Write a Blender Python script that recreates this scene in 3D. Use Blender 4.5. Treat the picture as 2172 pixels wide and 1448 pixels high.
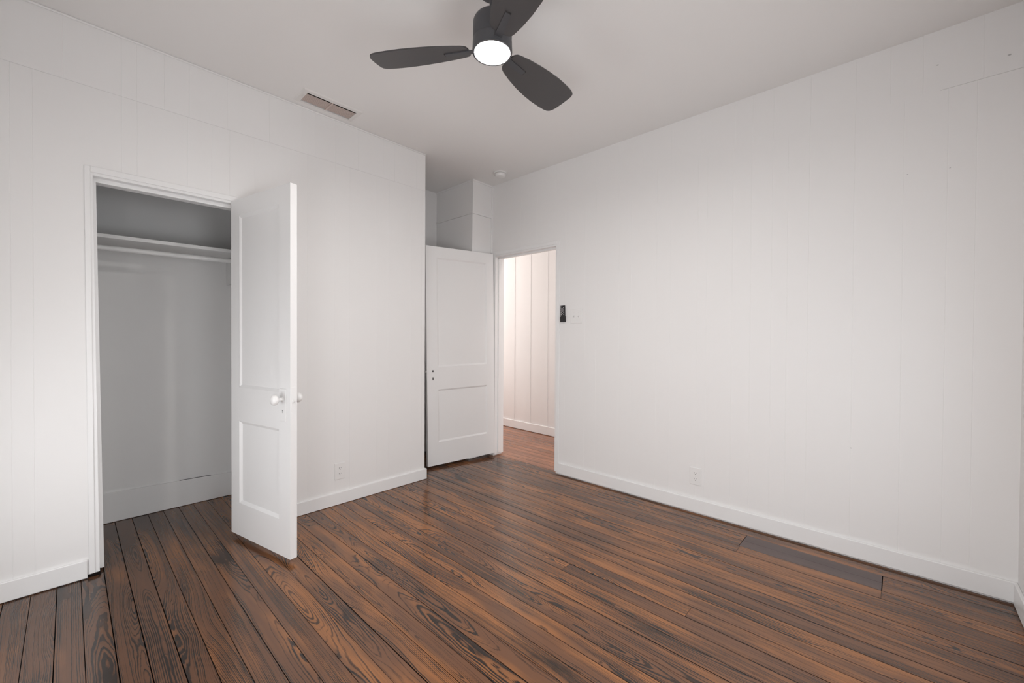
import bpy, bmesh, math, random
from mathutils import Vector, Matrix

for o in list(bpy.data.objects):
    bpy.data.objects.remove(o, do_unlink=True)
S = bpy.context.scene
COL = S.collection
R = math.radians

# ------------------------------------------------------------------ camera
FPX, YAW, PITCH, ROLL, EYE = 879.4255, R(43.0924243), R(-0.63107515), R(0.32565674), 1.19
fw = Vector((math.cos(YAW) * math.cos(PITCH), math.sin(YAW) * math.cos(PITCH), math.sin(PITCH)))
rt0 = Vector((math.sin(YAW), -math.cos(YAW), 0))
up0 = rt0.cross(fw)
rt = rt0 * math.cos(ROLL) + up0 * math.sin(ROLL)
up = -rt0 * math.sin(ROLL) + up0 * math.cos(ROLL)
cd = bpy.data.cameras.new('camera')
cd.sensor_fit = 'HORIZONTAL'
cd.sensor_width = 36.0
cd.lens = FPX / 2172 * 36.0
cd.clip_start = 0.02
cam = bpy.data.objects.new('camera', cd)
COL.objects.link(cam)
cam.matrix_world = Matrix(((rt.x, up.x, -fw.x, 0), (rt.y, up.y, -fw.y, 0), (rt.z, up.z, -fw.z, EYE), (0, 0, 0, 1)))
S.camera = cam

# ------------------------------------------------------------------ world, daylight, exposure
S.view_settings.view_transform = 'Standard'
S.view_settings.look = 'None'
S.view_settings.gamma = 1.0
S.view_settings.use_curve_mapping = False
S.view_settings.exposure = 0.0
W = bpy.data.worlds.new('sky')
S.world = W
W.use_nodes = True
W.node_tree.nodes['Background'].inputs[0].default_value = (0.85, 0.92, 1.0, 1)
W.node_tree.nodes['Background'].inputs[1].default_value = 1.0

YL, XR, H = 2.890, 2.907, 2.696          # closet wall, long wall, ceiling
XB, YN = -0.48, -0.40                    # the two walls behind the camera
WT = 0.075                               # thickness of those two walls
WINB = [(1.74, 2.40, 0.25, 1.00, 9.5), (-0.22, 0.62, 0.20, 1.10, 23)]     # in the wall x = XB : y0 y1 z0 z1 watts
WINN = [(1.30, 2.30, 0.30, 1.50, 3.0), (0.20, 1.00, 0.30, 1.70, 21)]    # in the wall y = YN : x0 x1 z0 z1 watts


def area(name, loc, rot, sx, sy, watts, col, spread=180):
    l = bpy.data.lights.new(name, 'AREA')
    l.shape = 'RECTANGLE'
    l.size, l.size_y = sx, sy
    l.energy = watts
    l.color = col
    l.spread = R(spread)
    o = bpy.data.objects.new(name, l)
    o.location = loc
    o.rotation_euler = rot
    COL.objects.link(o)
    return o


# daylight just outside each window
E_HALL, E_LENS = 16, 280
DAY = (0.985, 0.99, 1.0)
for a_, b_, WZ0, WZ1, e_ in WINB:
    area('daylight', (XB - WT + 0.012, (a_ + b_) / 2, (WZ0 + WZ1) / 2), (R(90), 0, R(-90)), b_ - a_, WZ1 - WZ0, e_, DAY)
for a_, b_, WZ0, WZ1, e_ in WINN:
    area('daylight', ((a_ + b_) / 2, YN - WT + 0.012, (WZ0 + WZ1) / 2), (R(90), 0, 0), b_ - a_, WZ1 - WZ0, e_, DAY)
area('hall_lamp', (3.25, 4.25, H - 0.03), (0, 0, 0), 0.3, 0.3, 6, (1.0, 0.91, 0.85))
area('hall_lamp', (3.25, 1.55, H - 0.03), (0, 0, 0), 0.3, 0.3, 8, (1.0, 0.91, 0.85))
area('hall_fill', (3.50, 5.19, 1.35), (R(90), 0, R(180)), 0.75, 1.9, E_HALL, (1.0, 0.93, 0.90))  # unseen panels added at the hall's closed ends to even its brightness
area('hall_fill', (3.50, -0.39, 1.35), (R(90), 0, 0), 0.75, 1.9, E_HALL, (1.0, 0.93, 0.90))


# ------------------------------------------------------------------ materials
def mat(name, col, rough=0.5, spec=0.5, bump=None, bscale=200, bdist=0.001, metal=0.0, emit=0.0, coat=0.0):
    m = bpy.data.materials.new(name)
    m.use_nodes = True
    nt = m.node_tree
    b = nt.nodes['Principled BSDF']
    b.inputs['Base Color'].default_value = (*col, 1)
    b.inputs['Roughness'].default_value = rough
    b.inputs['Specular IOR Level'].default_value = spec
    b.inputs['Metallic'].default_value = metal
    b.inputs['Coat Weight'].default_value = coat
    if emit:
        b.inputs['Emission Color'].default_value = (*col, 1)
        b.inputs['Emission Strength'].default_value = emit
    tc = nt.nodes.new('ShaderNodeTexCoord')
    if bump:
        n = nt.nodes.new('ShaderNodeTexNoise')
        n.inputs['Scale'].default_value = bscale
        n.inputs['Detail'].default_value = 4
        bp = nt.nodes.new('ShaderNodeBump')
        bp.inputs['Strength'].default_value = bump
        bp.inputs['Distance'].default_value = bdist
        nt.links.new(tc.outputs['Object'], n.inputs['Vector'])
        nt.links.new(n.outputs['Fac'], bp.inputs['Height'])
        nt.links.new(bp.outputs['Normal'], b.inputs['Normal'])
    return m


MARKS = [(0.188, 0.596, 0.0050), (-0.347, 2.476, 0.0080), (-0.119, 2.530, 0.0055), (-0.018, 2.024, 0.0045), (-0.167, 2.017, 0.0040)]


class NT:
    """tiny helper for arithmetic node graphs"""
    def __init__(s, m):
        s.t = m.node_tree

    def new(s, k):
        return s.t.nodes.new(k)

    def put(s, sock, v):
        if hasattr(v, 'is_output'):
            s.t.links.new(v, sock)
        else:
            sock.default_value = v

    def m(s, op, a, b=0.0, c=None, clamp=False):
        n = s.new('ShaderNodeMath')
        n.operation = op
        n.use_clamp = clamp
        s.put(n.inputs[0], a)
        s.put(n.inputs[1], b)
        if c is not None:
            s.put(n.inputs[2], c)
        return n.outputs[0]

    def xyz(s, x, y, z):
        n = s.new('ShaderNodeCombineXYZ')
        for i, v in enumerate((x, y, z)):
            s.put(n.inputs[i], v)
        return n.outputs[0]

    def noise(s, vec, scale, detail=2.0, rough=0.5, dist=0.0):
        n = s.new('ShaderNodeTexNoise')
        s.put(n.inputs['Vector'], vec)
        n.inputs['Scale'].default_value = scale
        n.inputs['Detail'].default_value = detail
        n.inputs['Roughness'].default_value = rough
        n.inputs['Distortion'].default_value = dist
        return n.outputs['Fac']

    def smooth(s, v, lo, hi, a=0.0, b=1.0):
        n = s.new('ShaderNodeMapRange')
        n.interpolation_type = 'SMOOTHSTEP'
        s.put(n.inputs['Value'], v)
        s.put(n.inputs['From Min'], lo)
        s.put(n.inputs['From Max'], hi)
        n.inputs['To Min'].default_value = a
        n.inputs['To Max'].default_value = b
        return n.outputs['Result']

    def mix(s, f, a, b):
        n = s.new('ShaderNodeMix')
        n.data_type = 'RGBA'
        s.put(n.inputs['Factor'], f)
        for sock, v in ((n.inputs[6], a), (n.inputs[7], b)):
            s.put(sock, v if hasattr(v, 'is_output') else (*v, 1))
        return n.outputs[2]


M = {}
WALLC = (0.87, 0.858, 0.850)
M['wall'] = mat('wall_paint', WALLC, 0.50, 0.35, 0.25, 9, 0.004)
M['ceil'] = mat('ceiling_paint', (0.86, 0.845, 0.832), 0.75, 0.2, 0.2, 60, 0.001)
M['trim'] = mat('trim_paint', (0.88, 0.874, 0.87), 0.35, 0.45, 0.2, 40, 0.001)
M['door'] = mat('door_paint', (0.88, 0.874, 0.87), 0.35, 0.45, 0.2, 30, 0.0012)
M['closet'] = mat('closet_paint', (0.82, 0.817, 0.81), 0.55, 0.3, 0.3, 25, 0.002)
M['plastic'] = mat('white_plastic', (0.86, 0.85, 0.84), 0.3, 0.5)
M['slot'] = mat('slot_shadow', (0.05, 0.045, 0.045), 0.6, 0.2)
M['brass'] = mat('painted_metal', (0.78, 0.77, 0.76), 0.3, 0.6)
M['steel'] = mat('bare_steel', (0.35, 0.33, 0.30), 0.4, 0.5, metal=0.8)
M['fan'] = mat('fan_charcoal', (0.060, 0.060, 0.066), 0.42, 0.5, 0.15, 300, 0.0005)
M['blade'] = mat('fan_blade', (0.062, 0.058, 0.059), 0.42, 0.5, 0.2, 120, 0.0005)
M['lens'] = mat('fan_lens', (1.0, 0.972, 0.940), 0.4, 0.3, emit=E_LENS)
M['vent'] = mat('vent_enamel', (0.79, 0.77, 0.75), 0.45, 0.4)
M['louver'] = mat('vent_louver', (0.62, 0.51, 0.46), 0.45, 0.4)
M['duct'] = mat('duct_dark', (0.03, 0.022, 0.02), 0.8, 0.1)
M['black'] = mat('remote_black', (0.022, 0.020, 0.021), 0.4, 0.4)
M['button'] = mat('remote_button', (0.55, 0.53, 0.53), 0.5, 0.3)
M['dial'] = mat('remote_dial', (0.20, 0.19, 0.195), 0.4, 0.4)
M['sub'] = mat('subfloor_dark', (0.010, 0.007, 0.006), 0.9, 0.1)
M['wall_marked'] = mat('wall_paint_marked', WALLC, 0.50, 0.35, 0.25, 9, 0.004)
t_ = NT(M['wall_marked'])
tc_ = t_.new('ShaderNodeTexCoord')
sp_ = t_.new('ShaderNodeSeparateXYZ')
t_.t.links.new(tc_.outputs['Object'], sp_.inputs[0])
acc = 0.0
for my, mz, mr in MARKS:                   # nail heads and old holes, painted over
    dy_ = t_.m('SUBTRACT', sp_.outputs[1], my)
    dz_ = t_.m('MULTIPLY', t_.m('SUBTRACT', sp_.outputs[2], mz), 1.5)
    dd_ = t_.m('SQRT', t_.m('ADD', t_.m('MULTIPLY', dy_, dy_), t_.m('MULTIPLY', dz_, dz_)))
    acc = t_.m('MAXIMUM', acc, t_.smooth(dd_, mr * 0.3, mr, 1.0, 0.0))
t_.t.links.new(t_.mix(t_.m('MULTIPLY', acc, 0.7), WALLC, (0.28, 0.27, 0.26)), M['wall_marked'].node_tree.nodes['Principled BSDF'].inputs['Base Color'])
g = bpy.data.materials.new('window_glass')
g.use_nodes = True
nt = g.node_tree
nt.nodes.remove(nt.nodes['Principled BSDF'])
tr, gl, mx = nt.nodes.new('ShaderNodeBsdfTransparent'), nt.nodes.new('ShaderNodeBsdfGlossy'), nt.nodes.new('ShaderNodeMixShader')
gl.inputs['Roughness'].default_value = 0.02
mx.inputs[0].default_value = 0.06
nt.links.new(tr.outputs[0], mx.inputs[1])
nt.links.new(gl.outputs[0], mx.inputs[2])
nt.links.new(mx.outputs[0], nt.nodes['Material Output'].inputs[0])
M['glass'] = g


def wood(name, light, dark, mid, ringmix=1.0, darkness=0.0, rough=0.165):
    """stained heart pine: flat-sawn growth rings, per-board seeds from the 'board' attribute"""
    m = bpy.data.materials.new(name)
    m.use_nodes = True
    t = NT(m)
    b = m.node_tree.nodes['Principled BSDF']
    at = t.new('ShaderNodeAttribute')
    at.attribute_name = 'board'
    sp = t.new('ShaderNodeSeparateXYZ')
    t.t.links.new(at.outputs['Vector'], sp.inputs[0])
    s1, s2, cx = sp.outputs[0], sp.outputs[1], sp.outputs[2]
    tc = t.new('ShaderNodeTexCoord')
    sc = t.new('ShaderNodeSeparateXYZ')
    t.t.links.new(tc.outputs['Object'], sc.inputs[0])
    x, y = sc.outputs[0], sc.outputs[1]
    xl = t.m('SUBTRACT', x, cx)
    so = t.m('MULTIPLY', s1, 37.0)
    # slow wander of the pith along the board
    wob = t.noise(t.xyz(so, t.m('MULTIPLY', y, 0.85), s2), 1.0, 1.5)
    wob2 = t.noise(t.xyz(t.m('MULTIPLY', xl, 8.0), t.m('MULTIPLY_ADD', y, 1.7, so), so), 1.0, 2.5, 0.55)
    fine = t.noise(t.xyz(t.m('MULTIPLY', xl, 110.0), t.m('MULTIPLY_ADD', y, 12.0, so), so), 1.0, 4.0, 0.65)
    u = t.m('ADD', xl, t.m('MULTIPLY', t.m('SUBTRACT', s1, 0.5), 0.16))
    u = t.m('ADD', u, t.m('MULTIPLY', t.m('SUBTRACT', wob, 0.5), 0.05))
    w = t.m('MULTIPLY', t.m('SUBTRACT', wob, 0.45), 0.20)
    w = t.m('ADD', w, t.m('MULTIPLY', t.m('SUBTRACT', wob2, 0.5), 0.055))
    w = t.m('ADD', w, t.m('MULTIPLY', t.m('SUBTRACT', s2, 0.3), 0.06))
    d = t.m('SQRT', t.m('ADD', t.m('MULTIPLY', u, u), t.m('MULTIPLY', w, w)))
    d = t.m('ADD', d, t.m('MULTIPLY', t.m('SUBTRACT', fine, 0.5), 0.0050))
    freq = t.m('MULTIPLY_ADD', t.m('FRACT', t.m('MULTIPLY', s2, 7.31)), 150.0, 150.0)
    ring = t.m('MULTIPLY', d, freq)
    saw = t.m('FRACT', ring)
    rid = t.m('FRACT', t.m('MULTIPLY', t.m('SINE', t.m('MULTIPLY', t.m('FLOOR', ring), 12.9898)), 43.758))
    # blotches of stain, long along the board
    blot = t.noise(t.xyz(t.m('MULTIPLY', x, 6.0), t.m('MULTIPLY', y, 1.6), so), 1.0, 3.0, 0.6)
    blot2 = t.noise(t.xyz(t.m('MULTIPLY', x, 9.0), t.m('MULTIPLY_ADD', y, 1.3, 40.0), so), 1.0, 3.0, 0.62)
    big = t.noise(t.xyz(x, y, 3.0), 1.1, 2.0)
    streak = t.noise(t.xyz(t.m('MULTIPLY', x, 260.0), t.m('MULTIPLY_ADD', y, 5.0, so), 0.0), 1.0, 3.0, 0.6)
    # width of the dark band varies from ring to ring and with the stain
    thr = t.m('SUBTRACT', 0.57, t.m('MULTIPLY', t.m('SUBTRACT', blot, 0.49), 1.6))
    thr = t.m('SUBTRACT', thr, t.m('MULTIPLY', t.m('SUBTRACT', rid, 0.5), 0.70))
    thr = t.m('SUBTRACT', thr, darkness)
    late = t.m('MULTIPLY', t.smooth(saw, thr, t.m('ADD', thr, 0.28)), t.smooth(saw, 0.88, 1.0, 1.0, 0.0))
    late = t.m('MULTIPLY', late, t.smooth(blot, 0.36, 0.56, 0.60, 1.0))
    late = t.m('MAXIMUM', late, t.m('MULTIPLY', t.smooth(blot, 0.635, 0.72), 0.92))
    late = t.m('MULTIPLY', late, t.smooth(streak, 0.28, 0.50, 0.70, 1.0))
    late = t.m('MULTIPLY', late, ringmix)
    tl = t.m('ADD', t.m('MULTIPLY', blot2, 0.75), t.m('MULTIPLY', big, 0.25))
    tl = t.m('ADD', tl, t.m('MULTIPLY', t.m('SUBTRACT', s1, 0.5), 0.10))
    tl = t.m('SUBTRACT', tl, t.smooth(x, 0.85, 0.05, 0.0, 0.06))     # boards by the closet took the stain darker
    tone = t.mix(t.smooth(tl, 0.42, 0.64), mid, light)
    tone = t.mix(t.m('MULTIPLY', t.smooth(streak, 0.40, 0.75), 0.45), tone, mid)
    colr = t.mix(late, tone, dark)
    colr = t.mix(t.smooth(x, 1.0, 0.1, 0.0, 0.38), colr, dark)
    t.t.links.new(colr, b.inputs['Base Color'])
    scuff = t.noise(t.xyz(t.m('MULTIPLY', x, 3.0), t.m('MULTIPLY', y, 2.0), 1.0), 2.0, 3.0)
    t.t.links.new(t.m('MULTIPLY_ADD', scuff, 0.14, rough - 0.06), b.inputs['Roughness'])
    b.inputs['Specular IOR Level'].default_value = 0.5
    bp = t.new('ShaderNodeBump')
    bp.inputs['Strength'].default_value = 0.35
    bp.inputs['Distance'].default_value = 0.0010
    cup = t.m('MULTIPLY', t.noise(t.xyz(t.m('MULTIPLY', x, 14.0), t.m('MULTIPLY', y, 1.5), so), 1.0, 1.0), 1.2)
    t.t.links.new(t.m('ADD', t.m('MULTIPLY', streak, 0.25), cup), bp.inputs['Height'])
    t.t.links.new(bp.outputs['Normal'], b.inputs['Normal'])
    return m


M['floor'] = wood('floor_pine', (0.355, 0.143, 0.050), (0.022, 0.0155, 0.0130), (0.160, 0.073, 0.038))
M['hallfloor_lit'] = wood('hall_floor_pine_lit', (0.46, 0.190, 0.090), (0.085, 0.040, 0.025), (0.30, 0.120, 0.060), 0.6)
M['patch'] = wood('floor_patch_wood', (0.125, 0.086, 0.078), (0.065, 0.045, 0.042), (0.105, 0.072, 0.066), 0.35, -0.2, 0.36)


# ------------------------------------------------------------------ mesh helpers
def box(bm, lo, hi, bev=0.0, seg=1):
    vs = [bm.verts.new((x, y, z)) for x in (lo[0], hi[0]) for y in (lo[1], hi[1]) for z in (lo[2], hi[2])]
    q = [(0, 1, 3, 2), (4, 6, 7, 5), (0, 4, 5, 1), (2, 3, 7, 6), (0, 2, 6, 4), (1, 5, 7, 3)]
    fs = [bm.faces.new([vs[i] for i in f]) for f in q]
    if bev:
        es = list({e for f in fs for e in f.edges})
        bmesh.ops.bevel(bm, geom=es, offset=bev, segments=seg, profile=0.5, affect='EDGES')
    return vs


def prism(bm, pts, z0, z1):
    a = [bm.verts.new((p[0], p[1], z0)) for p in pts]
    b = [bm.verts.new((p[0], p[1], z1)) for p in pts]
    n = len(pts)
    bm.faces.new(a[::-1])
    bm.faces.new(b)
    for i in range(n):
        j = (i + 1) % n
        bm.faces.new((a[i], a[j], b[j], b[i]))


def lathe(bm, prof, seg=48, mtx=None, cap=True):
    """profile [(r, z)] turned about z; r = 0 ends close the shape"""
    rings = []
    for r, z in prof:
        if r < 1e-6:
            v = bm.verts.new((0, 0, z))
            rings.append([v] * seg)
        else:
            rings.append([bm.verts.new((r * math.cos(2 * math.pi * i / seg), r * math.sin(2 * math.pi * i / seg), z)) for i in range(seg)])
    allv = {v for rg in rings for v in rg}
    for k in range(len(rings) - 1):
        A, B = rings[k], rings[k + 1]
        for i in range(seg):
            j = (i + 1) % seg
            vs = []
            for v in (A[i], A[j], B[j], B[i]):
                if v not in vs:
                    vs.append(v)
            if len(vs) >= 3:
                bm.faces.new(vs)
    if cap:
        for rg in (rings[0], rings[-1]):
            if len(set(rg)) > 2:
                bm.faces.new(rg)
    if mtx:
        for v in allv:
            v.co = mtx @ v.co
    return allv


def link(name, bm, m, parent=None, smooth=False):
    bmesh.ops.recalc_face_normals(bm, faces=bm.faces[:])
    me = bpy.data.meshes.new(name)
    bm.to_mesh(me)
    bm.free()
    me.materials.append(M[m])
    if smooth:
        for p in me.polygons:
            p.use_smooth = True
        try:
            me.set_sharp_from_angle(angle=R(35))
        except Exception:
            pass
    o = bpy.data.objects.new(name, me)
    COL.objects.link(o)
    if parent:
        o.parent = parent
    return o


def tag(o, label, cat, group=None, kind=None):
    o['label'] = label
    o['category'] = cat
    if group:
        o['group'] = group
    if kind:
        o['kind'] = kind
    return o


def thing(name, label, cat, loc=(0, 0, 0), rz=0.0, group=None, kind=None):
    o = bpy.data.objects.new(name, None)
    COL.objects.link(o)
    o.location = loc
    o.rotation_euler = (0, 0, rz)
    o.empty_display_size = 0.05
    return tag(o, label, cat, group, kind)


def struct(name, bm, m, label, cat, smooth=False):
    return tag(link(name, bm, m, None, smooth), label, cat, None, 'structure')


def gline(u0, u1, grooves, t, hw=0.0013, dp=0.0008):
    """front line (depth 0) with V notches, then the back line at depth t"""
    p = [(u0, 0.0)]
    for g_ in sorted(grooves):
        if u0 + 0.006 < g_ < u1 - 0.006:
            p += [(g_ - hw, 0.0), (g_, dp), (g_ + hw, 0.0)]
    p.append((u1, 0.0))
    return p + [(u1, t), (u0, t)]


SE = 2.395          # height of the horizontal seam in the panelling
# ------------------------------------------------------------------ floor boards
random.seed(11)
edges = [-0.123, -0.043, 0.035, 0.116, 0.195, 0.275, 0.353, 0.431, 0.513, 0.593, 0.676, 0.758, 0.838, 0.913, 0.994, 1.075, 1.155, 1.231,
         1.315, 1.392, 1.469, 1.559, 1.634, 1.718, 1.795, 1.879, 1.965, 2.045, 2.129, 2.209, 2.292, 2.374, 2.457, 2.540, 2.622, 2.705, 2.788]
e = edges[0]
while e > -0.62:
    e -= 0.0805
    edges.insert(0, e)
e = edges[-1]
while e < 4.15:
    e += 0.0815
    edges.append(e)
PATCH = (2.622, 2.788, 0.050, 0.660)
joints = {}
for jx, jy in ((2.476, 1.851), (2.577, 1.267), (1.755, 1.251), (1.835, 0.658), (1.808, 1.832), (0.685, 3.040), (2.58, 0.050), (2.58, 0.655)):
    for i in range(len(edges) - 1):
        if edges[i] <= jx < edges[i + 1]:
            joints.setdefault(i, []).append(jy)
bm = bmesh.new()
seeds = []
Y0, Y1 = YN - 0.12, 5.4
for i in range(len(edges) - 1):
    xa, xb = edges[i], edges[i + 1]
    cuts = list(joints.get(i, []))
    if not cuts:
        cuts = [random.uniform(3.2, 5.0)]
    cuts = sorted(cuts)
    ga = random.uniform(0.0008, 0.0019)
    gb = random.uniform(0.0008, 0.0019)
    if xa < 0.4:
        ga, gb = ga + 0.0002, gb + 0.0002
    segs = []
    y = Y0
    for c in cuts + [Y1]:
        segs.append((y, c))
        y = c
    inpatch = xa > 2.60 and xb < 2.80
    if inpatch:
        ns = []
        for a, b in segs:
            if b <= PATCH[2] or a >= PATCH[3]:
                ns.append((a, b))
            else:
                if a < PATCH[2]:
                    ns.append((a, PATCH[2] - 0.002))
                if b > PATCH[3]:
                    ns.append((PATCH[3] + 0.002, b))
        segs = ns
    for a, b in segs:
        dz = random.uniform(-0.0006, 0.0)
        box(bm, (xa + ga, a + 0.0006, -0.02), (xb - gb, b - 0.0006, dz))
        s = (random.random(), random.random(), (xa + xb) / 2)
        seeds.append((xa, xb, a, b, s))
# tag each board with its seeds before the sub-floor goes in
bmesh.ops.recalc_face_normals(bm, faces=bm.faces[:])
me = bpy.data.meshes.new('floor')
bm.to_mesh(me)
bm.free()
me.materials.append(M['floor'])
me.materials.append(M['hallfloor_lit'])       # lighter copy of the pine, hall brightness put into its colour
me.materials.append(M['sub'])             # near-black board sides, so the open joints look dark
vals = []
for p in me.polygons:
    c = p.center
    for xa, xb, a, b, sd_ in seeds:
        if xa <= c.x < xb and a <= c.y < b:
            break
    vals.append(sd_)
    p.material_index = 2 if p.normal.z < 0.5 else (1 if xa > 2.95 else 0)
at = me.attributes.new('board', 'FLOAT_VECTOR', 'FACE')
for i, v in enumerate(vals):
    at.data[i].vector = v
fl = bpy.data.objects.new('floor', me)
COL.objects.link(fl)
tag(fl, 'dark stained pine floor of narrow boards with strong flame grain', 'floor', None, 'structure')
bm = bmesh.new()
box(bm, (XB - 0.2, Y0 - 0.05, -0.06), (4.3, Y1 + 0.05, -0.0205))
link('subfloor', bm, 'sub', fl)

# patch of two darker boards let into the floor
pt = thing('floor_patch', 'dark grey-brown wooden patch of two boards let into floor beside right wall', 'floor patch', (0, 0, 0))
for k, (xa, xb) in enumerate(((2.622, 2.705), (2.705, 2.788))):
    bm = bmesh.new()
    box(bm, (xa + 0.0012, PATCH[2] + 0.001, -0.02), (xb - 0.0005, PATCH[3] - 0.0005, 0.0006), 0.0006)
    n = len(bm.faces)
    o = link('patch_board', bm, 'patch', pt)
    at = o.data.attributes.new('board', 'FLOAT_VECTOR', 'FACE')
    for i in range(n):
        at.data[i].vector = (0.3 + 0.3 * k, 0.4, (xa + xb) / 2)

# ------------------------------------------------------------------ ceiling
bm = bmesh.new()
VX0, VX1, VY0, VY1 = 1.010, 1.332, 2.684, 2.812       # duct hole behind the vent
X0c, X1c, Y0c, Y1c = XB - 0.15, 4.25, YN - 0.15, 5.45
for lo, hi in (((X0c, Y0c), (X1c, VY0)), ((X0c, VY1), (X1c, Y1c)), ((X0c, VY0), (VX0, VY1)), ((VX1, VY0), (X1c, VY1))):
    box(bm, (lo[0], lo[1], H), (hi[0], hi[1], H + 0.12))
struct('ceiling', bm, 'ceil', 'flat off-white painted ceiling above the room', 'ceiling')

# ------------------------------------------------------------------ closet wall (left)
GL_LOW = [-0.410, -0.330, -0.176, -0.110, 0.780, 0.985, 1.089, 1.273, 1.380, 1.590, 1.690, 1.890, 1.993]
GL_TOP = [-0.400, -0.212, -0.014, 0.186, 0.245, 0.354, 0.460, 0.640, 0.860, 1.053, 1.137, 1.274, 1.440, 1.640, 1.740, 1.940]
GL_HEAD = [0.054, 0.186, 0.245, 0.451, 0.563, 0.650]
OX0, OX1, OZ = 0.072, 0.720, 1.990       # rough closet opening
TW = 0.10
XE = 2.026
bm = bmesh.new()


def lw(u0, u1, z0, z1, gr):
    prism(bm, [(u, YL + d) for u, d in gline(u0, u1, gr, TW)], z0, z1)


lw(XB, OX0, 0, SE - 0.0008, GL_LOW)
lw(OX1, XE, 0, SE - 0.0008, GL_LOW)
lw(OX0, OX1, OZ, SE - 0.0008, GL_HEAD)
lw(XB, XE, SE, H, GL_TOP)
box(bm, (XB, YL + 0.003, SE - 0.002), (XE, YL + TW, SE + 0.001))
struct('wall_left', bm, 'wall', 'white grooved panel wall holding the closet doorway', 'wall')

bm = bmesh.new()       # closet interior walls
box(bm, (-0.45, 3.643, 0), (0.92, 3.743, H))
struct('wall_closet_back', bm, 'closet', 'pale grey back wall inside the closet', 'wall')
bm = bmesh.new()
box(bm, (0.825, YL + TW, 0), (0.92, 3.643, H))
struct('wall_closet_right', bm, 'closet', 'white side wall of the closet behind its open door', 'wall')
bm = bmesh.new()
box(bm, (-0.45, YL + TW, 0), (-0.35, 3.643, H))
struct('wall_closet_left', bm, 'closet', 'side wall of the closet left of its opening', 'wall')

# ------------------------------------------------------------------ alcove + chase
AY = 3.575
bm = bmesh.new()
box(bm, (XE - 0.10, YL + TW, 0), (XE, AY + 0.1, H))
struct('wall_alcove_left', bm, 'wall', 'side wall of the alcove just past the left wall end', 'wall')
bm = bmesh.new()
box(bm, (XE, AY, 0), (2.66, AY + 0.1, H))
struct('wall_alcove_back', bm, 'wall', 'narrow white wall seen above the hall door at alcove back', 'wall')
CX = 2.650
cyz = lambda z: 3.048 - 0.0180 * z
cxl = lambda z: CX - 0.012 * (z / H) * 0 + 0.0
bm = bmesh.new()
for z0, z1, ins in ((0, 2.372, 0.0), (2.378, H - 0.012, 0.0)):
    vs = box(bm, (CX + ins, 3.0, z0), (3.02, AY + 0.1, z1))
    for v in vs:
        if v.co.y < 3.2:
            v.co.y = cyz(v.co.z)
vs = box(bm, (CX + 0.004, 3.0, 2.37), (3.02, AY + 0.09, 2.38))
for v in vs:
    if v.co.y < 3.2:
        v.co.y = cyz(v.co.z) + 0.004
vs = box(bm, (CX - 0.004, 3.0, 2.374), (XR, AY + 0.09, 2.392), 0.0015)
for v in bm.verts:
    if v.co.y < 3.0045 and 2.37 < v.co.z < 2.395 and v.co.y > 2.99:
        v.co.y += cyz(v.co.z) - 3.0 - 0.004
# thin crown strip and corner bead
box(bm, (CX - 0.006, cyz(H) - 0.008, H - 0.014), (XR, AY, H))
struct('wall_chase', bm, 'wall', 'boxed white column from floor to ceiling behind the hall door', 'wall')
bm = bmesh.new()
vs = box(bm, (XR - 0.012, 3.0, 2.03), (XR + 0.004, 3.06, H - 0.014), 0.002)
for v in vs:
    pass
for v in bm.verts:
    v.co.y += cyz(v.co.z) - 3.014
struct('trim_1', bm, 'trim', 'thin white bead in the corner between column and right wall', 'trim')

# ------------------------------------------------------------------ right wall with hall doorway
GR_LOW = [-0.252, -0.158, -0.004, 0.190, 0.390, 0.492, 0.572, 0.685, 0.790, 0.945, 1.005, 1.190, 1.290, 1.490, 1.590, 1.795, 1.900, 2.100]
GR_TOP = [-0.270, -0.070, 0.050, 0.187, 0.387, 0.570, 0.681, 0.780, 0.990, 1.190, 1.400, 1.600, 1.800, 2.000, 2.200, 2.410, 2.610, 2.810]
TR = 0.113
DY0, DY1, DZ = 2.188, 2.966, 2.012
SR = 2.403
bm = bmesh.new()


def rw(u0, u1, z0, z1, gr):
    prism(bm, [(XR + d, u) for u, d in gline(u0, u1, gr, TR)], z0, z1)


rw(YN, -0.13, 0, SR - 0.0010, GR_LOW)
rw(-0.13, DY0, 0, SR, GR_LOW)
rw(DY1, 3.03, 0, SR, [])
rw(DY0, DY1, DZ, SR, [2.42, 2.62])
rw(YN, 3.02, SR, H, GR_TOP)
box(bm, (XR + 0.003, YN, SR - 0.002), (XR + TR, -0.13, SR + 0.001))
struct('wall_right', bm, 'wall_marked', 'long white grooved panel wall right of the hall doorway', 'wall')

# ------------------------------------------------------------------ walls behind the camera, each with a window
bm = bmesh.new()
prev = YN - WT
for a_, b_, WZ0, WZ1, _ in sorted(WINB):
    box(bm, (XB - WT, prev, 0), (XB, a_, H))
    box(bm, (XB - WT, a_, 0), (XB, b_, WZ0))
    box(bm, (XB - WT, a_, WZ1), (XB, b_, H))
    prev = b_
box(bm, (XB - WT, prev, 0), (XB, 3.75, H))
struct('wall_behind', bm, 'wall', 'white wall behind the camera, with two windows', 'wall')
bm = bmesh.new()
prev = XB
for a_, b_, WZ0, WZ1, _ in sorted(WINN):
    box(bm, (prev, YN - WT, 0), (a_, YN, H))
    box(bm, (a_, YN - WT, 0), (b_, YN, WZ0))
    box(bm, (a_, YN - WT, WZ1), (b_, YN, H))
    prev = b_
box(bm, (prev, YN - WT, 0), (4.2, YN, H))
struct('wall_near', bm, 'wall', 'white wall at the right edge of the view, with two windows', 'wall')


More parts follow.
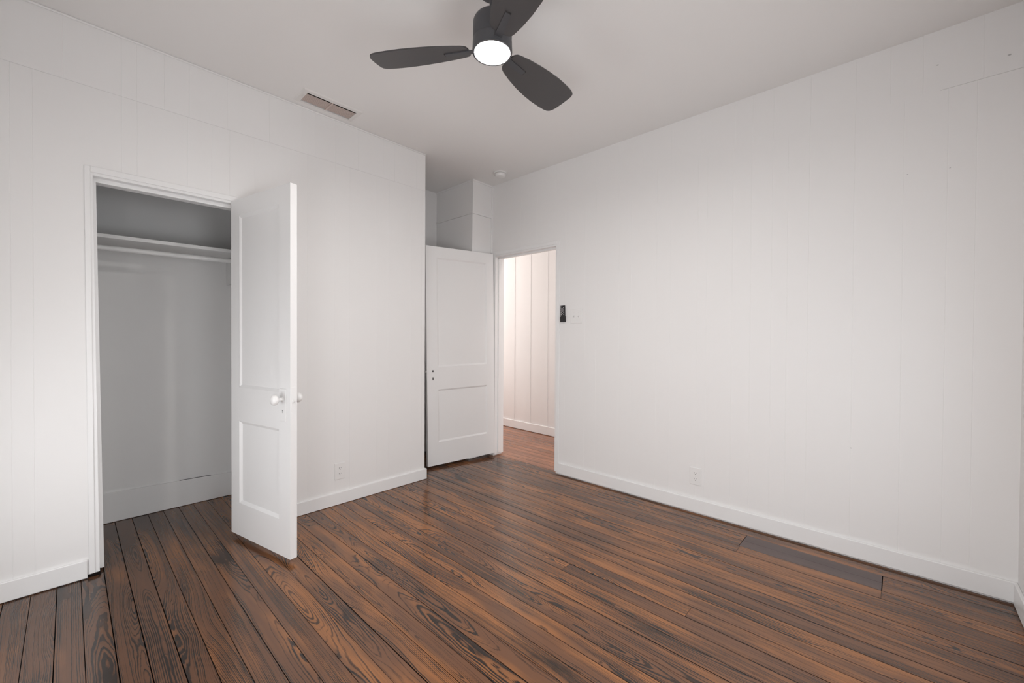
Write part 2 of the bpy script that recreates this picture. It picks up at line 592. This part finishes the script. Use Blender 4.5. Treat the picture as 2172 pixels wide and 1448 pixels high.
def window(name, label, w, h, loc, rz):
    """sash window in local x (width) / z, wall thickness along y"""
    t = thing(name, label, 'window', loc, rz, None, 'structure')
    b_ = bmesh.new()
    for a, c in (((-0.0, 0, 0), (0.05, 0.045, h)), ((w - 0.05, 0, 0), (w, 0.045, h)), ((0.05, 0, h - 0.05), (w - 0.05, 0.045, h)), ((0.05, 0, 0), (w - 0.05, 0.045, 0.05)),
                 ((0.05, 0.012, h / 2 - 0.018), (w - 0.05, 0.040, h / 2 + 0.018))):
        box(b_, a, c, 0.003)
    link('window_frame', b_, 'trim', t)
    b_ = bmesh.new()
    box(b_, (-0.06, -0.05, -0.03), (w + 0.06, -0.001, -0.001), 0.003)
    link('window_sill', b_, 'trim', t)
    for za, zb in ((0.05, h / 2 - 0.018), (h / 2 + 0.018, h - 0.05)):
        b_ = bmesh.new()
        box(b_, (0.05, 0.026, za), (w - 0.05, 0.030, zb))
        link('window_pane', b_, 'glass', t)
    return t


# local y must run outwards
NAMES = ['double-hung window in the wall behind camera, beside the closet wall', 'double-hung window in the wall behind camera, nearest the camera',
         'double-hung window behind the right edge of view, near the long wall', 'double-hung window behind the right edge of view, nearest the camera']
for k, (a_, b_, WZ0, WZ1, _) in enumerate(WINB):
    window('window_%d' % (k + 1), NAMES[k], b_ - a_, WZ1 - WZ0, (XB, a_, WZ0), R(90))
for k, (a_, b_, WZ0, WZ1, _) in enumerate(WINN):
    window('window_%d' % (k + 3), NAMES[k + 2], b_ - a_, WZ1 - WZ0, (b_, YN, WZ0), R(180))

# ------------------------------------------------------------------ hall
hw_ = bmesh.new()
box(hw_, (0, -2.9, 0), (0.1, 2.2, H))
for yb in (-2.28, -1.98, -1.70, -1.42, -1.13, -0.85, -0.567, -0.29, -0.01, 0.27, 0.55, 0.83, 1.12, 1.40):
    box(hw_, (-0.005, yb - 0.021, 0.09), (0.001, yb + 0.021, H - 0.001), 0.002)
hall = struct('wall_hall', hw_, 'wall', 'white board-and-batten hall wall seen through the doorway', 'wall')
hall.location = (3.981, 3.70, 0)
hall.rotation_euler = (0, 0, -math.atan(0.034))
bm = bmesh.new()
box(bm, (-0.014, -2.8, 0.004), (-0.0002, 2.1, 0.105), 0.003)
hb = struct('baseboard_hall', bm, 'trim', 'low white baseboard of the hall wall seen through doorway', 'baseboard')
hb.location = hall.location
hb.rotation_euler = hall.rotation_euler
bm = bmesh.new()
box(bm, (XR + TR, 5.2, 0), (4.2, 5.3, H))
struct('wall_hall_end', bm, 'wall', 'end wall of the hall beyond the doorway', 'wall')
bm = bmesh.new()
box(bm, (XR, AY + 0.1, 0), (XR + TR, 5.2, H))
struct('wall_hall_side', bm, 'wall', 'hall side wall beyond the column', 'wall')

# ------------------------------------------------------------------ trims: closet frame
bm = bmesh.new()


def leanbox(lo, hi, lean, bev=0.0):
    n0 = set(bm.verts)
    box(bm, lo, hi, bev)
    for v in bm.verts:
        if v not in n0:
            v.co.x += lean * (1 - v.co.z / 1.98)


LEAN = 0.018
leanbox((0.053, YL - 0.005, 0.016), (0.0745, YL, 2.011), 0.010, 0.0015)                 # left casing strip
leanbox((0.0745 - 0.02, YL + 0.0005, 0.008), (0.0830, YL + 0.05, 1.985), LEAN, 0.001)    # jamb
leanbox((0.0740, YL + 0.043, 0.012), (0.0950, YL + TW, 1.985), LEAN + 0.005, 0.001)       # stop
box(bm, (0.0745, YL - 0.005, 1.982), (0.735, YL, 2.011), 0.0015)                        # head casing
box(bm, (0.0745, YL + 0.001, 1.968), (0.728, YL + 0.05, 1.992), 0.001)                  # head jamb
box(bm, (0.0745, YL + 0.042, 1.948), (0.728, YL + TW, 1.975), 0.001)                    # head stop
box(bm, (0.712, YL + 0.001, 0.0), (0.735, YL + TW, 1.985), 0.001)                       # right jamb
box(bm, (0.716, YL - 0.005, 0.0), (0.738, YL - 0.0001, 1.983), 0.0015)                    # right casing
t2 = struct('trim_2', bm, 'trim', 'white frame around the closet opening, foot of left jamb broken', 'door frame')
bm = bmesh.new()
box(bm, (0.0585, YL - 0.0035, 0.0), (0.104, YL + 0.045, 0.0155), 0.002)
link('broken_foot', bm, 'sub', t2)

# hall door frame
bm = bmesh.new()
box(bm, (XR - 0.005, 2.156, 0.016), (XR - 0.0001, 2.192, 2.030), 0.0015)
box(bm, (XR - 0.005, 2.965, 0.012), (XR - 0.0001, 3.018, 2.030), 0.0015)
box(bm, (XR - 0.005, 2.192, 2.001), (XR - 0.0001, 2.965, 2.030), 0.0015)
box(bm, (XR + 0.001, 2.190, 0.016), (XR + TR + 0.012, 2.203, 2.012), 0.001)                # right jamb
box(bm, (XR + 0.001, 2.953, 0.012), (XR + TR + 0.012, 2.967, 2.012), 0.001)                # left jamb
box(bm, (XR + 0.001, 2.203, 1.986), (XR + TR + 0.012, 2.953, 2.014), 0.001)                # head jamb
box(bm, (XR + 0.040, 2.203, 1.971), (XR + 0.078, 2.953, 1.987), 0.001)                     # stops
box(bm, (XR + 0.040, 2.940, 0.030), (XR + 0.078, 2.954, 1.981), 0.001)
box(bm, (XR + 0.040, 2.202, 0.030), (XR + 0.078, 2.215, 1.981), 0.001)
struct('trim_3', bm, 'trim', 'white frame around the doorway to the hall', 'door frame')

bm = bmesh.new()
box(bm, (XB, YL - 0.010, H - 0.010), (XE, YL - 0.0001, H), 0.003)
struct('trim_4', bm, 'wall', 'thin white bead where the left wall meets the ceiling', 'trim')

# ------------------------------------------------------------------ baseboards
bm = bmesh.new()
box(bm, (XB + 0.014, YL - 0.014, 0.003), (0.058, YL - 0.0002, 0.092), 0.003)
struct('baseboard_left', bm, 'trim', 'white baseboard left of the closet opening', 'baseboard')
bm = bmesh.new()
prism(bm, [(0.739, YL - 0.0002), (0.739, YL - 0.014), (XE + 0.014, YL - 0.014), (XE + 0.014, YL + TW), (XE + 0.0002, YL + TW), (XE + 0.0002, YL - 0.0002)], 0.003, 0.088)
bmesh.ops.bevel(bm, geom=[e_ for e_ in bm.edges if min(v.co.z for v in e_.verts) > 0.08], offset=0.003, segments=1, affect='EDGES')
struct('baseboard_left_end', bm, 'trim', 'white baseboard between the closet door and the wall end', 'baseboard')
bm = bmesh.new()
box(bm, (XR - 0.014, YN, 0.009), (XR - 0.0002, 2.156, 0.100), 0.003)
struct('baseboard_right', bm, 'trim', 'long white baseboard along the right wall', 'baseboard')
bm = bmesh.new()
box(bm, (0.2, YN + 0.0002, 0.003), (XR - 0.0142, YN + 0.014, 0.100), 0.003)
struct('baseboard_near', bm, 'trim', 'white baseboard turning the corner at the right edge', 'baseboard')
bm = bmesh.new()
vs = box(bm, (-0.349, 3.631, 0.002), (0.824, 3.6428, 0.198), 0.0015)
for v in bm.verts:
    if v.co.z > 0.1:
        v.co.z -= 0.028 * (v.co.x + 0.1)
bc = struct('baseboard_closet', bm, 'closet', 'tall plain baseboard on the back wall inside the closet', 'baseboard')
bm = bmesh.new()
for v in box(bm, (0.52, 3.6325, 0.1978), (0.70, 3.6427, 0.1994)):
    v.co.z -= 0.028 * (v.co.x + 0.1)
link('open_crack', bm, 'slot', bc)
bm = bmesh.new()
box(bm, (2.66, cyz(0) - 0.011, 0.002), (XR - 0.015, cyz(0) - 0.0005, 0.085), 0.002)
struct('baseboard_column', bm, 'trim', 'short baseboard of the column showing under the hall door', 'baseboard')


# ------------------------------------------------------------------ panel doors
def panel_door(bm, Wd, Hd, T, panels, ins=0.016, dep=0.011):
    """slab 0..Wd, 0..T (T may be negative), 0..Hd with recessed panels (x0,x1,z0,z1) on both faces"""
    for yy, s in ((0.0, 1 if T > 0 else -1), (T, -1 if T > 0 else 1)):
        V = lambda x, z, d=0.0: bm.verts.new((x, yy + s * d, z))
        quad = lambda a, b, c, d: bm.faces.new((V(*a), V(*b), V(*c), V(*d)))
        px0, px1 = panels[0][0], panels[0][1]
        rect = lambda x0, x1, z0, z1: quad((x0, z0), (x1, z0), (x1, z1), (x0, z1))
        rect(0, px0, 0, Hd)
        rect(px1, Wd, 0, Hd)
        zs = [0] + [z for p in sorted(panels, key=lambda p: p[2]) for z in (p[2], p[3])] + [Hd]
        for k in range(0, len(zs), 2):
            rect(px0, px1, zs[k], zs[k + 1])
        for x0, x1, z0, z1 in panels:
            a = [(x0, z0), (x1, z0), (x1, z1), (x0, z1)]
            c = [(x0 + ins, z0 + ins), (x1 - ins, z0 + ins), (x1 - ins, z1 - ins), (x0 + ins, z1 - ins)]
            for i in range(4):
                j = (i + 1) % 4
                quad(a[i], a[j], (*c[j], dep), (*c[i], dep))
            quad(*[(*q, dep) for q in c])
    for x in (0, Wd):
        bm.faces.new([bm.verts.new(q) for q in ((x, 0, 0), (x, T, 0), (x, T, Hd), (x, 0, Hd))])
    for z in (0, Hd):
        bm.faces.new([bm.verts.new(q) for q in ((0, 0, z), (Wd, 0, z), (Wd, T, z), (0, T, z))])
    bmesh.ops.remove_doubles(bm, verts=bm.verts[:], dist=0.00005)


# closet door, opened about 102 degrees
hx, hy = 0.6540, 2.8790
d1 = Vector((0.7834 - 0.6576, 2.300 - 2.886, 0)).normalized()
door1 = thing('door_1', 'narrow white two-panel closet door standing open, with round knobs', 'door', (hx, hy, 0.028), math.atan2(d1.y, d1.x), None, 'structure')
DW, DH, DT = 0.598, 1.948, 0.036
bm = bmesh.new()
panel_door(bm, DW, DH, DT, [(0.090, 0.494, 0.190, 0.667), (0.084, 0.494, 0.862, 1.853)])
link('slab', bm, 'door', door1)
kx = DW - 0.064
for s, yy in ((-1, 0.0), (1, DT)):
    bm = bmesh.new()
    box(bm, (kx - 0.027, yy if s > 0 else yy - 0.0035, 0.712), (kx + 0.027, yy + 0.0035 if s > 0 else yy, 0.884), 0.0015)
    pl = link('escutcheon', bm, 'door', door1)
    bm = bmesh.new()
    mt = Matrix.Translation((kx, yy + s * 0.0034, 0.770)) @ Matrix.Rotation(R(-90) * s, 4, 'X')
    lathe(bm, [(0.0, 0), (0.0030, 0), (0.0030, 0.0006), (0, 0.0006)], 16, mt)
    box(bm, (kx - 0.0012, min(yy + s * 0.0034, yy + s * 0.0040), 0.757), (kx + 0.0012, max(yy + s * 0.0034, yy + s * 0.0040), 0.769))
    link('keyhole', bm, 'slot', pl)
    bm = bmesh.new()
    prof = [(0.0, 0.003), (0.013, 0.003), (0.013, 0.007), (0.0085, 0.010), (0.0080, 0.024), (0.0105, 0.029), (0.020, 0.033), (0.0262, 0.040), (0.0272, 0.046), (0.0255, 0.053),
            (0.0200, 0.059), (0.0110, 0.0625), (0.0, 0.0635)]
    mt = Matrix.Translation((kx, yy, 0.829)) @ Matrix.Rotation(R(-90) * s, 4, 'X')
    lathe(bm, prof, 40, mt)
    ko = link('knob', bm, 'plastic', door1, True)
    ko['label'] = 'round white knob on a short shank'
bm = bmesh.new()
box(bm, (DW - 0.0002, 0.006, 0.765), (DW + 0.0012, DT - 0.006, 0.895), 0.0004)
lp = link('latch_plate', bm, 'door', door1)
bm = bmesh.new()
box(bm, (DW, 0.012, 0.815), (DW + 0.007, DT - 0.012, 0.829), 0.002)
link('latch_bolt', bm, 'brass', lp)
for hz in (0.20, 1.655):
    bm = bmesh.new()
    # knuckle and leaves between the door edge and the jamb
    lathe(bm, [(0, 0), (0.0055, 0), (0.0055, 0.085), (0, 0.085)], 16, Matrix.Translation((-0.006, DT + 0.008, hz)))
    a = Vector((0, DT, 0))
    box(bm, (-0.030, DT - 0.004, hz), (-0.001, DT + 0.004, hz + 0.085))
    link('hinge', bm, 'door', door1)

# hall door, opened a little past square into the alcove
h2 = Vector((2.9020, 2.9430, 0))
d2 = Vector((2.1770 - 2.9020, 3.0700 - 2.9430, 0)).normalized()
door2 = thing('door_2', 'white two-panel hall door opened into the alcove, its knob missing', 'door', (h2.x, h2.y, 0.034), math.atan2(d2.y, d2.x), None, 'structure')
door2.rotation_euler[1] = 0.016        # the old door sags a little towards its free edge
DW2, DH2, DT2 = 0.723, 1.975, -0.030
bm = bmesh.new()
panel_door(bm, DW2, DH2, DT2, [(0.083, 0.618, 0.206, 0.685), (0.083, 0.618, 0.890, 1.877)], 0.014, 0.009)
link('slab', bm, 'door', door2)
bm = bmesh.new()
kx = 0.665
for zz, r in ((0.856, 0.0085), (0.793, 0.0065)):
    lathe(bm, [(0, -0.0005), (r, -0.0005), (r, 0.0008), (0, 0.0008)], 20, Matrix.Translation((kx, 0, zz)) @ Matrix.Rotation(R(-90), 4, 'X'))
box(bm, (kx - 0.0045, -0.0004, 0.774), (kx + 0.0045, 0.0008, 0.793))
ko = link('lock_hole', bm, 'slot', door2)
bm = bmesh.new()
box(bm, (DW2 - 0.0005, -0.026, 0.79), (DW2 + 0.0012, -0.004, 0.93), 0.0004)
lp = link('latch_plate', bm, 'brass', door2)
bm = bmesh.new()
box(bm, (DW2, -0.021, 0.845), (DW2 + 0.008, -0.009, 0.862), 0.002)
link('latch_bolt', bm, 'brass', lp)
for hz in (0.20, 1.66):
    bm = bmesh.new()
    lathe(bm, [(0, 0), (0.0055, 0), (0.0055, 0.09), (0, 0.09)], 16, Matrix.Translation((-0.001, DT2 - 0.0045, hz)))
    link('hinge', bm, 'door', door2)

# ------------------------------------------------------------------ closet shelf, cleats, rod
sh = thing('closet_shelf', 'white painted shelf board across the top of the closet', 'shelf', (0, 0, 0))
bm = bmesh.new()
box(bm, (-0.349, 3.320, 1.744), (0.824, 3.6428, 1.766), 0.0015)
for v in bm.verts:
    v.co.z += 0.0085 * (v.co.x - 0.1)
link('board', bm, 'closet', sh)
for xa, xb in ((0.798, 0.8248), (-0.3498, -0.323)):
    bm = bmesh.new()
    box(bm, (xa, 3.345, 1.560), (xb, 3.6425, 1.7385), 0.0015)
    link('cleat', bm, 'closet', sh)
rd = thing('clothes_rod', 'round white clothes rod hanging just below the closet shelf', 'clothes rod', (0.1, 3.360, 1.697))
bm = bmesh.new()
lathe(bm, [(0, 0), (0.0145, 0), (0.0145, 1.118), (0, 1.118)], 28, Matrix.Translation((-0.422, 0, -0.0065)) @ Matrix.Rotation(R(90), 4, 'Y'))
for v in bm.verts:
    v.co.z += 0.0125 * v.co.x
link('pole', bm, 'closet', rd, True)

# ------------------------------------------------------------------ ceiling fan
FX, FY = 1.197, 1.240
fan = thing('ceiling_fan', 'charcoal three-blade ceiling fan with glowing round light below', 'ceiling fan', (FX, FY, H))
zz = lambda z: z - H
bm = bmesh.new()
lathe(bm, [(0, 0), (0.060, 0), (0.060, zz(2.620)), (0.056, zz(2.603)), (0.046, zz(2.595)), (0.018, zz(2.591)), (0, zz(2.591))], 64)
link('canopy', bm, 'fan', fan, True)
bm = bmesh.new()
lathe(bm, [(0, zz(2.606)), (0.0125, zz(2.606)), (0.0125, zz(2.500)), (0, zz(2.500))], 32)
link('downrod', bm, 'fan', fan, True)
bm = bmesh.new()
prof = [(0, zz(2.507)), (0.045, zz(2.507))]
for k in range(1, 9):
    a = R(90 - k * 90 / 8)
    prof.append((0.046 + 0.034 * math.cos(a), zz(2.473) + 0.034 * math.sin(a)))
prof += [(0.0800, zz(2.412)), (0.0788, zz(2.410)), (0.0788, zz(2.407)), (0.0806, zz(2.405)), (0.0822, zz(2.362)), (0.0812, zz(2.3575)), (0.0735, zz(2.357)), (0.0725, zz(2.366)), (0, zz(2.366))]
lathe(bm, prof, 80)
link('motor_housing', bm, 'fan', fan, True)
bm = bmesh.new()
lathe(bm, [(0, zz(2.3655)), (0.0718, zz(2.3655)), (0.0718, zz(2.3572)), (0.0705, zz(2.3564)), (0.060, zz(2.3560)), (0.03, zz(2.3557)), (0, zz(2.3556))], 80)
ln = link('light_lens', bm, 'lens', fan, True)
ln['label'] = 'glowing white round light lens'


def blade_mesh():
    b_ = bmesh.new()
    # half-width along the blade, r measured from the fan axis
    st = [(0.098, 0.020, -0.024), (0.103, 0.036, -0.036), (0.112, 0.044, -0.045), (0.125, 0.049, -0.050), (0.18, 0.062, -0.062), (0.25, 0.074, -0.072), (0.32, 0.081, -0.079), (0.38, 0.084, -0.082),
          (0.44, 0.083, -0.081), (0.485, 0.080, -0.078), (0.505, 0.076, -0.075), (0.518, 0.069, -0.070), (0.526, 0.058, -0.061), (0.531, 0.040, -0.046), (0.5325, 0.0, 0.0)]
    st = [(0.098 + (r - 0.098) * 0.972, a * 1.09, b) for r, a, b in st]
    outline = [(r, c) for r, c, _ in st] + [(r, c) for r, _, c in st[-2::-1]]
    prism(b_, outline, -0.0028, 0.0028)
    return b_


def arm_mesh():
    b_ = bmesh.new()
    pts = [(0.072, -0.016), (0.125, -0.0135), (0.200, -0.0115), (0.203, -0.008), (0.203, 0.008), (0.200, 0.0115), (0.125, 0.0135), (0.072, 0.016)]
    prism(b_, pts, -0.0068, -0.0022)
    return b_


PIT = R(-14)
bl = None
for k, ang in enumerate((122.75, 2.75, 242.75)):
    if k == 0:
        bl = link('blade', blade_mesh(), 'blade', fan)
        ar = link('blade_arm', arm_mesh(), 'fan', bl)
        bm = bmesh.new()
        box(bm, (0.2022, -0.0105, -0.0060), (0.2062, 0.0105, -0.0026))
        sl = link('arm_slot', bm, 'slot', bl)
        cur = bl
    else:
        cur = bl.copy()
        COL.objects.link(cur)
        for src in (ar, sl):
            a2 = src.copy()
            COL.objects.link(a2)
            a2.parent = cur
        cur.parent = fan
    cur.location = (0, 0, zz(2.378))
    cur.rotation_mode = 'QUATERNION'
    cur.rotation_quaternion = (Matrix.Rotation(R(ang), 3, 'Z') @ Matrix.Rotation(PIT, 3, 'X')).to_quaternion()

# ------------------------------------------------------------------ ceiling vent
vt = thing('ceiling_vent', 'white rectangular air vent with thin louvers set in the ceiling', 'vent', (1.171, 2.742, H))
vx0, vx1, vy0, vy1 = 0.980 - 1.171, 1.364 - 1.171, 2.652 - 2.742, 2.836 - 2.742
ix0, ix1, iy0, iy1 = 1.014 - 1.171, 1.330 - 1.171, 2.688 - 2.742, 2.808 - 2.742
bm = bmesh.new()
ft = -0.007
for lo, hi in (((vx0, vy0), (vx1, iy0)), ((vx0, iy1), (vx1, vy1)), ((vx0, iy0), (ix0, iy1)), ((ix1, iy0), (vx1, iy1))):
    box(bm, (lo[0], lo[1], ft), (hi[0], hi[1], 0.0))
for v in bm.verts:          # sloping outer edge
    if v.co.z < -0.003:
        for ax, a, b in ((0, vx0, vx1), (1, vy0, vy1)):
            if abs(v.co[ax] - a) < 1e-4:
                v.co[ax] += 0.008
            if abs(v.co[ax] - b) < 1e-4:
                v.co[ax] -= 0.008
link('frame', bm, 'vent', vt)
bm = bmesh.new()
box(bm, (-0.004, iy0, -0.0075), (0.004, iy1, 0.008))
link('divider', bm, 'louver', vt)
for xa, xb in ((ix0 + 0.001, -0.0045), (0.0045, ix1 - 0.001)):
    bm = bmesh.new()
    n = 11
    for k in range(n):
        yc = iy0 + 0.0215 + k * (iy1 - iy0 - 0.0325) / (n - 1)
        dy, dz = 0.0026, 0.0003
        vs = [(yc - dy, -0.0035 + dz), (yc - dy, -0.0030 + dz), (yc + dy, -0.0030 - dz), (yc + dy, -0.0035 - dz)]
        A = [bm.verts.new((xa, y_, z_)) for y_, z_ in vs]
        B = [bm.verts.new((xb, y_, z_)) for y_, z_ in vs]
        bm.faces.new(A)
        bm.faces.new(B[::-1])
        for i in range(4):
            j = (i + 1) % 4
            bm.faces.new((A[i], A[j], B[j], B[i]))
    link('louvers', bm, 'louver', vt)
bm = bmesh.new()
for lo, hi in (((ix0, iy0, 0.09), (ix1, iy1, 0.1)),):
    box(bm, lo, hi)
box(bm, (ix0 - 0.002, iy0 - 0.002, 0.0), (ix0, iy1 + 0.002, 0.1))
box(bm, (ix1, iy0 - 0.002, 0.0), (ix1 + 0.002, iy1 + 0.002, 0.1))
box(bm, (ix0, iy0 - 0.002, 0.0), (ix1, iy0, 0.1))
box(bm, (ix0, iy1, 0.0), (ix1, iy1 + 0.002, 0.1))
link('duct_collar', bm, 'duct', vt)
bm = bmesh.new()
box(bm, (ix0 - 0.013, iy0 + 0.028, ft - 0.004), (ix0 - 0.010, iy0 + 0.062, ft), 0.001)
link('damper_lever', bm, 'vent', vt)

# ------------------------------------------------------------------ smoke detector
sd = thing('smoke_detector', 'small round white smoke detector on the ceiling near the column', 'smoke detector', (2.712, 2.697, H))
bm = bmesh.new()
lathe(bm, [(0, 0), (0.060, 0), (0.060, -0.007), (0.057, -0.0105), (0.050, -0.0105), (0.0, -0.0105)], 64)
link('mounting_base', bm, 'plastic', sd, True)
bm = bmesh.new()
lathe(bm, [(0, -0.0130), (0.0490, -0.0130), (0.0515, -0.017), (0.0505, -0.027), (0.0440, -0.0365), (0.030, -0.0405), (0, -0.0415)], 64)
lathe(bm, [(0, -0.010), (0.045, -0.010), (0.045, -0.0135), (0, -0.0135)], 48)
link('cover', bm, 'plastic', sd, True)


# ------------------------------------------------------------------ wall plates
def frame_on_right(y, z):
    """local x to the viewer's right along the wall, local y up, local z out of the right wall"""
    return Matrix(((0, 0, -1, XR), (-1, 0, 0, y), (0, 1, 0, z), (0, 0, 0, 1)))


def frame_on_left(x, z):
    return Matrix(((1, 0, 0, x), (0, 0, -1, YL), (0, 1, 0, z), (0, 0, 0, 1)))


def plate(name, label, cat, mtx, group=None):
    t = thing(name, label, cat, (0, 0, 0), 0, group)
    t.matrix_world = mtx
    return t


def bevplate(w, h, t=0.0055):
    b_ = bmesh.new()
    lo, hi = (-w / 2, -h / 2, 0.0006), (w / 2, h / 2, t)
    vs = box(b_, lo, hi)
    top = [e_ for e_ in b_.edges if all(v.co.z > t - 1e-5 for v in e_.verts)]
    bmesh.ops.bevel(b_, geom=top, offset=0.0035, segments=3, profile=0.6, affect='EDGES')
    return b_


def outlet(label, mtx):
    t = plate('wall_outlet', label, 'outlet', mtx, 'duplex wall outlets')
    link('cover_plate', bevplate(0.075, 0.116), 'plastic', t)
    for s in (1, -1):
        bm = bmesh.new()
        pts = []
        for i in range(40):
            a = 2 * math.pi * i / 40
            x_, y_ = 0.0172 * math.cos(a), 0.0172 * math.sin(a)
            pts.append((x_, max(-0.0140, min(0.0140, y_)) + s * 0.0195))
        prism(bm, pts, 0.0050, 0.0070)
        rc = link('receptacle', bm, 'plastic', t)
        bm = bmesh.new()
        y_ = s * 0.0195
        box(bm, (-0.0075, y_ + 0.000, 0.0066), (-0.0054, y_ + 0.0085, 0.00715))
        box(bm, (0.0056, y_ + 0.0012, 0.0066), (0.0074, y_ + 0.0078, 0.00715))
        lathe(bm, [(0, 0.0066), (0.0027, 0.0066), (0.0027, 0.00715), (0, 0.00715)], 14, Matrix.Translation((0, y_ - 0.0062, 0)))
        link('slots', bm, 'slot', rc)
    bm = bmesh.new()
    lathe(bm, [(0, 0.0050), (0.0030, 0.0050), (0.0030, 0.0062), (0, 0.0066)], 16)
    link('screw', bm, 'brass', t)
    return t


outlet('white wall outlet low on the left wall beside the closet door', frame_on_left(1.308, 0.2335))
outlet('white wall outlet low on the right wall above its baseboard', frame_on_right(1.003, 0.2510))

sw = plate('light_switch', 'white two-gang switch plate on the right wall beside the remote', 'light switch', frame_on_right(1.9800, 1.3650))
link('cover_plate', bevplate(0.117, 0.116), 'plastic', sw)
for x_ in (-0.0230, 0.0230):
    bm = bmesh.new()
    box(bm, (x_ - 0.0050, -0.0120, 0.0050), (x_ + 0.0050, 0.0120, 0.0062))
    fr = link('toggle_slot', bm, 'brass', sw)
    bm = bmesh.new()
    vs = box(bm, (x_ - 0.0038, -0.0060, 0.0060), (x_ + 0.0038, 0.0030, 0.0150))
    for v in vs:
        if v.co.z > 0.01:
            v.co.y += 0.0065
    link('toggle', bm, 'plastic', sw)
    for y_ in (0.030, -0.030):
        bm = bmesh.new()
        lathe(bm, [(0, 0.0050), (0.0030, 0.0050), (0.0030, 0.0062), (0, 0.0066)], 14, Matrix.Translation((x_, y_, 0)))
        link('screw', bm, 'brass', sw)

# remote in its wall holder (leans a little)
tilt = Matrix.Rotation(R(2.0), 4, 'Z')
hd = plate('remote_holder', 'black wall pocket holding the fan remote beside the doorway', 'remote holder', frame_on_right(2.1150, 1.3910) @ tilt)
bm = bmesh.new()
box(bm, (-0.0255, -0.0705, 0.0002), (0.0255, -0.0200, 0.0022), 0.0005)
box(bm, (-0.0255, -0.0705, 0.0160), (0.0255, -0.0250, 0.0180), 0.0005)
box(bm, (-0.0255, -0.0705, 0.0022), (-0.0235, -0.0250, 0.0160))
box(bm, (0.0235, -0.0705, 0.0022), (0.0255, -0.0250, 0.0160))
box(bm, (-0.0235, -0.0705, 0.0022), (0.0235, -0.0685, 0.0160))
link('pocket', bm, 'black', hd)
rm = plate('remote_control', 'black fan remote with pale buttons standing in its wall holder', 'remote control', frame_on_right(2.1150, 1.3910) @ tilt)
bm = bmesh.new()
box(bm, (-0.0225, -0.0680, 0.0030), (0.0225, 0.0715, 0.0150), 0.0025, 2)
link('body', bm, 'black', rm)
bm = bmesh.new()
lathe(bm, [(0, 0.0148), (0.0165, 0.0148), (0.0160, 0.0166), (0.0115, 0.0166), (0.0105, 0.0158), (0.0075, 0.0158), (0.0070, 0.0170), (0, 0.0170)], 40, Matrix.Translation((-0.001, 0.0300, 0)))
link('dial', bm, 'dial', rm, True)
for x_, y_ in ((-0.0150, 0.0610), (-0.0150, 0.0480), (0.0115, 0.0510), (-0.0120, 0.0080), (0.0130, 0.0085), (0.0000, 0.0000), (-0.0120, -0.0080), (0.0130, -0.0075)):
    bm = bmesh.new()
    lathe(bm, [(0, 0.0148), (0.0042, 0.0148), (0.0040, 0.0163), (0, 0.0166)], 18, Matrix.Translation((x_, y_, 0)))
    link('button', bm, 'button', rm)
